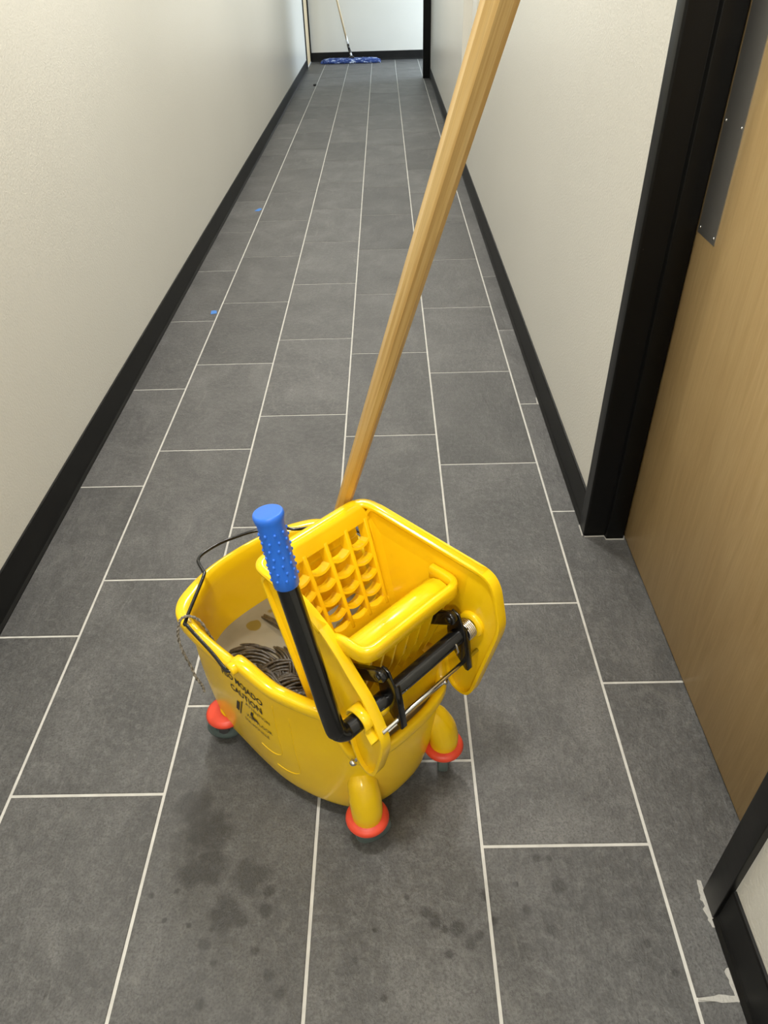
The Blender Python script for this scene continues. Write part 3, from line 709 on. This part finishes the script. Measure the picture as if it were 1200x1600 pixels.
# black bell cranks and links
def slot_poly(p0, p1, r0, r1, n=8):
    a = math.atan2(p1[1] - p0[1], p1[0] - p0[0]); out = []
    for k in range(n + 1): t = a + math.pi / 2 + math.pi * k / n; out.append((p0[0] + r0 * math.cos(t), p0[1] + r0 * math.sin(t)))
    for k in range(n + 1): t = a - math.pi / 2 + math.pi * k / n; out.append((p1[0] + r1 * math.cos(t), p1[1] + r1 * math.sin(t)))
    return out
for cx in (-.076, .078):
    bm = bmesh.new()
    blade = [(-.232, .500), (-.246, .497), (-.258, .470), (-.264, .440), (-.272, .386), (-.266, .384), (-.246, .405), (-.228, .424), (-.224, .452), (-.226, .485)]
    prism(bm, blade, cx - .0045, cx - .0005, 'x'); prism(bm, [(-.258, .470), (-.264, .440), (-.272, .386), (-.268, .385), (-.260, .44), (-.255, .468)], cx - .0045, cx + .007, 'x')
    o = from_bm('bell_crank', bm, 'black', wr); bevel(o, .001, 2)
    bm = bmesh.new(); prism(bm, slot_poly((-.236, .490), (-.180, .452), .0115, .0115), cx - .017, cx - .0055, 'x'); lk = from_bm('link_arm', bm, 'black', wr); bevel(lk, .0025, 2)
    for q in ((-.236, .490), (-.180, .452)):
        bm = bmesh.new(); lathe(bm, [(0, cx + .002), (.0055, cx + .002), (.0055, cx - .019), (0, cx - .019)], 14, (0, q[0], q[1]), 'x'); from_bm('pivot_pin', bm, 'black', lk, True)
# return spring round the shaft at the far side
path = []
for k in range(0, 90):
    t = k / 89; an = 2 * math.pi * 5 * t
    path.append((.083 + .016 * t, sh(.09)[0] + .0172 * math.cos(an), sh(.09)[1] + .0172 * math.sin(an)))
bm = bmesh.new(); tube(bm, path, .0017, 6); from_bm('return_spring', bm, 'chrome', wr, True)
bm = bmesh.new(); tube(bm, [(.056, SA - .006, SZ + .017), (.058, SA - .014, SZ + .010), (.060, SA - .017, SZ - .004), (.06, SA - .015, SZ - .014)], .0018, 8); from_bm('spring_hook', bm, 'chrome', wr, True)
# tie rods
for (a, z, x0, x1, r) in ((-.262, .402, -.112, .112, .0034), (-.204, .277, -.124, .112, .0026), (-.181, .450, -.09, .09, .0024)):
    bm = bmesh.new(); tube(bm, [(x0, a, z), (x1, a, z)], r, 12); from_bm('tie_rod', bm, 'chrome', wr, True)
for x, s in ((-.124, -1), (.1, -1), (.1135, 1)):
    bm = bmesh.new(); lathe(bm, [(0, x + s * .007), (.0035, x + s * .0065), (.0055, x + s * .004), (.0065, x), (0, x)], 16, (0, -.204, .277), 'x'); from_bm('bolt', bm, 'chrome', wr, True)
bm = bmesh.new(); lathe(bm, [(0, -.1145), (.004, -.1145), (.004, -.1125), (0, -.1125)], 12, (0, -.245, .385), 'x'); from_bm('rivet', bm, 'steel', wr, True)
# yellow lug blocks on the press back
for x in (.058, .083):
    bm = bmesh.new(); box(bm, (x - .004, -.198, .435), (x + .004, -.170, .462)); bevel(from_bm('pin_bracket', bm, 'yellow', wr), .002)

# ================================================================== WET MOP
def lw(x, y, z):      # bucket-local to world
    c, s = math.cos(BR), math.sin(BR); return Vector((BO[0] + c * x - s * y, BO[1] + s * x + c * y, z))
mb, mt_ = lw(.105, .165, .175), None
hp = lw(.096, .024, .582); hq = Vector((.8730, .7450, 1.2740))
hd = (hq - hp).normalized()
tlow = (hp.z - .19) / hd.z; mlow = hp - hd * tlow; LEN = 1.45
mop = thing('wet_mop', 'wooden-handled string mop standing in the yellow bucket', 'mop', tuple(mlow))
bm = bmesh.new()
nseg = 14
tube(bm, [(0, 0, LEN * i / nseg) for i in range(nseg + 1)], [.0106 + .0070 * (i / nseg) for i in range(nseg + 1)], 8, True, math.pi / 8 + .2)
ho = from_bm('handle', bm, 'wood', mop); ho.rotation_mode = 'QUATERNION'; ho.rotation_quaternion = Vector((0, 0, 1)).rotation_difference(hd); 
bm = bmesh.new(); box(bm, (-.03, -.014, -.02), (.03, .014, .03)); cl = from_bm('clamp', bm, 'hub', mop); cl.rotation_euler = (0, 0, BR); bevel(cl, .006)
bm = bmesh.new(); rnd = random.Random(3)
clumps = [((-.095, .112), 2.3, 8), ((-.060, .065), 1.0, 14), ((-.115, .05), 1.9, 8), ((-.085, .005), 2.6, 16), ((-.09, -.05), 2.4, 14), ((.02, .06), .4, 8), ((-.005, .145), 1.2, 3)]
for (cx, cy), ang, n in clumps:
    for k in range(n):
        o_ = (k - n / 2) * .0056; d = Vector((math.cos(ang), math.sin(ang), 0)); nn = Vector((-d.y, d.x, 0)); pts = []
        ph = rnd.uniform(-.15, .15); sh_ = rnd.uniform(-.012, .012)
        for j in range(11):
            u = j / 10 - .5
            q = Vector((cx, cy, 0)) + d * (u * .17 + sh_) + nn * (o_ * (1 + .7 * u) + .02 * math.sin(4.2 * u + ph + cx * 20) + rnd.uniform(-.0008, .0008))
            hgt = ZWAT + .008 - .045 * (2 * u) ** 2 + .005 * math.cos(o_ * 140) + rnd.uniform(-.0015, .0015)
            e_ = abs(q.x) - .128 + max(0, -q.y) * .25
            if e_ > 0: q.x -= math.copysign(e_, q.x)
            pts.append((q.x, q.y, hgt))
        tube(bm, catmull(pts, 3), .0034, 6)
ya = from_bm('yarn_strands', bm, 'yarn', mop, True); ya['kind'] = 'stuff'
ya.matrix_local = Matrix.Translation(-mlow) @ Matrix.Translation(BO) @ Matrix.Rotation(BR, 4, 'Z')

# loose string over the rim
st = [(-.150, .115, .30), (-.158, .125, .345), (-.165, .136, .385), (-.176, .147, .400), (-.190, .152, .402), (-.2, .150, .392), (-.207, .148, .372), (-.209, .142, .34), (-.206, .134, .305), (-.206, .124, .28), (-.202, .117, .26), (-.203, .114, .245)]
bm = bmesh.new(); P = catmull(st, 14)
for ph in (0, math.pi):
    tw = []
    for i, (p, a, c) in enumerate(frames(P)): tw.append(p + (a * math.cos(i * .55 + ph) + c * math.sin(i * .55 + ph)) * .0013)
    tube(bm, tw, .0016, 6)
so = from_bm('string', bm, 'string', None, True); so.location = BO; so.rotation_euler = (0, 0, BR)
tag(so, 'frayed grey string looped over the bucket wire handle and rim', 'string')

# ================================================================== DUST MOP
dm = thing('dust_mop', 'blue dust mop leaning on the far end wall', 'mop', (.335, 11.29, 0))
bm = bmesh.new(); rnd = random.Random(5)
nx, ny = 60, 12
V = []
for i in range(nx + 1):
    u = i / nx * 2 - 1; rowv = []
    hwid = .068 * (1 - abs(u) ** 9) ** .5 if abs(u) < 1 else .002
    for j in range(ny + 1):
        s = j / ny * 2 - 1; an = s * math.pi / 2
        rowv.append(bm.verts.new((u * .405 + rnd.uniform(-.004, .004), hwid * math.sin(an) * (1.0 + rnd.uniform(-.05, .08)), .004 + .052 * max(0, math.cos(an)) ** .6 * (1 - abs(u) ** 12) + rnd.uniform(0, .006))))
    V.append(rowv)
for i in range(nx):
    for j in range(ny): bm.faces.new((V[i][j], V[i + 1][j], V[i + 1][j + 1], V[i][j + 1]))
bm.faces.new([r_[0] for r_ in V] + [r_[-1] for r_ in V[::-1]])
hd_ = from_bm('mop_head', bm, 'dustyarn', dm, True)
bm = bmesh.new(); rnd = random.Random(6)
for k in range(220):
    u = rnd.uniform(-.98, .98); sd = rnd.choice((-1, 1)); x = u * .40
    y0 = sd * .05; tube(bm, [(x, y0, .03), (x + rnd.uniform(-.012, .012), sd * .072, .022), (x + rnd.uniform(-.02, .02), sd * rnd.uniform(.074, .085), .005)], .004, 5)
fr_ = from_bm('fringe', bm, 'dustyarn', dm, True); fr_['kind'] = 'stuff'
bm = bmesh.new(); box(bm, (-.02, -.03, .05), (.045, .03, .075)); tube(bm, [(.012, 0, .07), (.004, .006, .10), (-.016, .014, .15)], [.02, .019, .017], 14); bevel(from_bm('swivel_joint', bm, 'black', dm), .004)
bm = bmesh.new(); tube(bm, [(.008, -.028, .085), (.002, -.024, .115)], .012, 10); from_bm('clip', bm, 'white_plastic', dm, True)
bm = bmesh.new(); tube(bm, [(-.013, .012, .14), (-.03, .024, .21)], .0155, 12); from_bm('ferrule', bm, 'black', dm, True)
bm = bmesh.new(); tube(bm, [(-.03, .024, .21), (-.052, .040, .30)], .0142, 12); from_bm('hang_tag', bm, 'white_plastic', dm, True)
bm = bmesh.new(); tube(bm, [(-.03, .024, .205), (-.325, .19, 1.42)], .0125, 12); from_bm('handle', bm, 'palewood', dm, True)

# ================================================================== SMALL THINGS ON THE FLOOR
def scrap(name, x, y, wd, ln, rz, label):
    bm = bmesh.new(); prism(bm, [(-wd, -ln), (wd * .9, -ln * .8), (wd, ln * .7), (.1 * wd, ln), (-wd * .8, ln * .9)], .0003, .0012, 'z')
    o = from_bm(name, bm, 'tape'); o.location = (x, y, 0); o.rotation_euler = (0, 0, rz); tag(o, label, 'tape', 'bits of blue tape on the floor')
scrap('tape_scrap', -.022, 3.138, .014, .020, .2, 'larger blue tape scrap on the floor tile, nearer the bucket')
scrap('tape_scrap', -.026, 4.706, .015, .030, -.3, 'smaller-looking blue tape scrap farther along the left floor tiles')
bm = bmesh.new(); bmesh.ops.create_icosphere(bm, subdivisions=2, radius=.022, matrix=Matrix.Diagonal((1, 1.2, .5, 1)))
for v in bm.verts: v.co *= random.uniform(.8, 1.1)
o = from_bm('debris_speck', bm, 'speck', None, True); o.location = (-.016, 9.47, .009); tag(o, 'small dark crumb on the floor near the far left', 'debris')
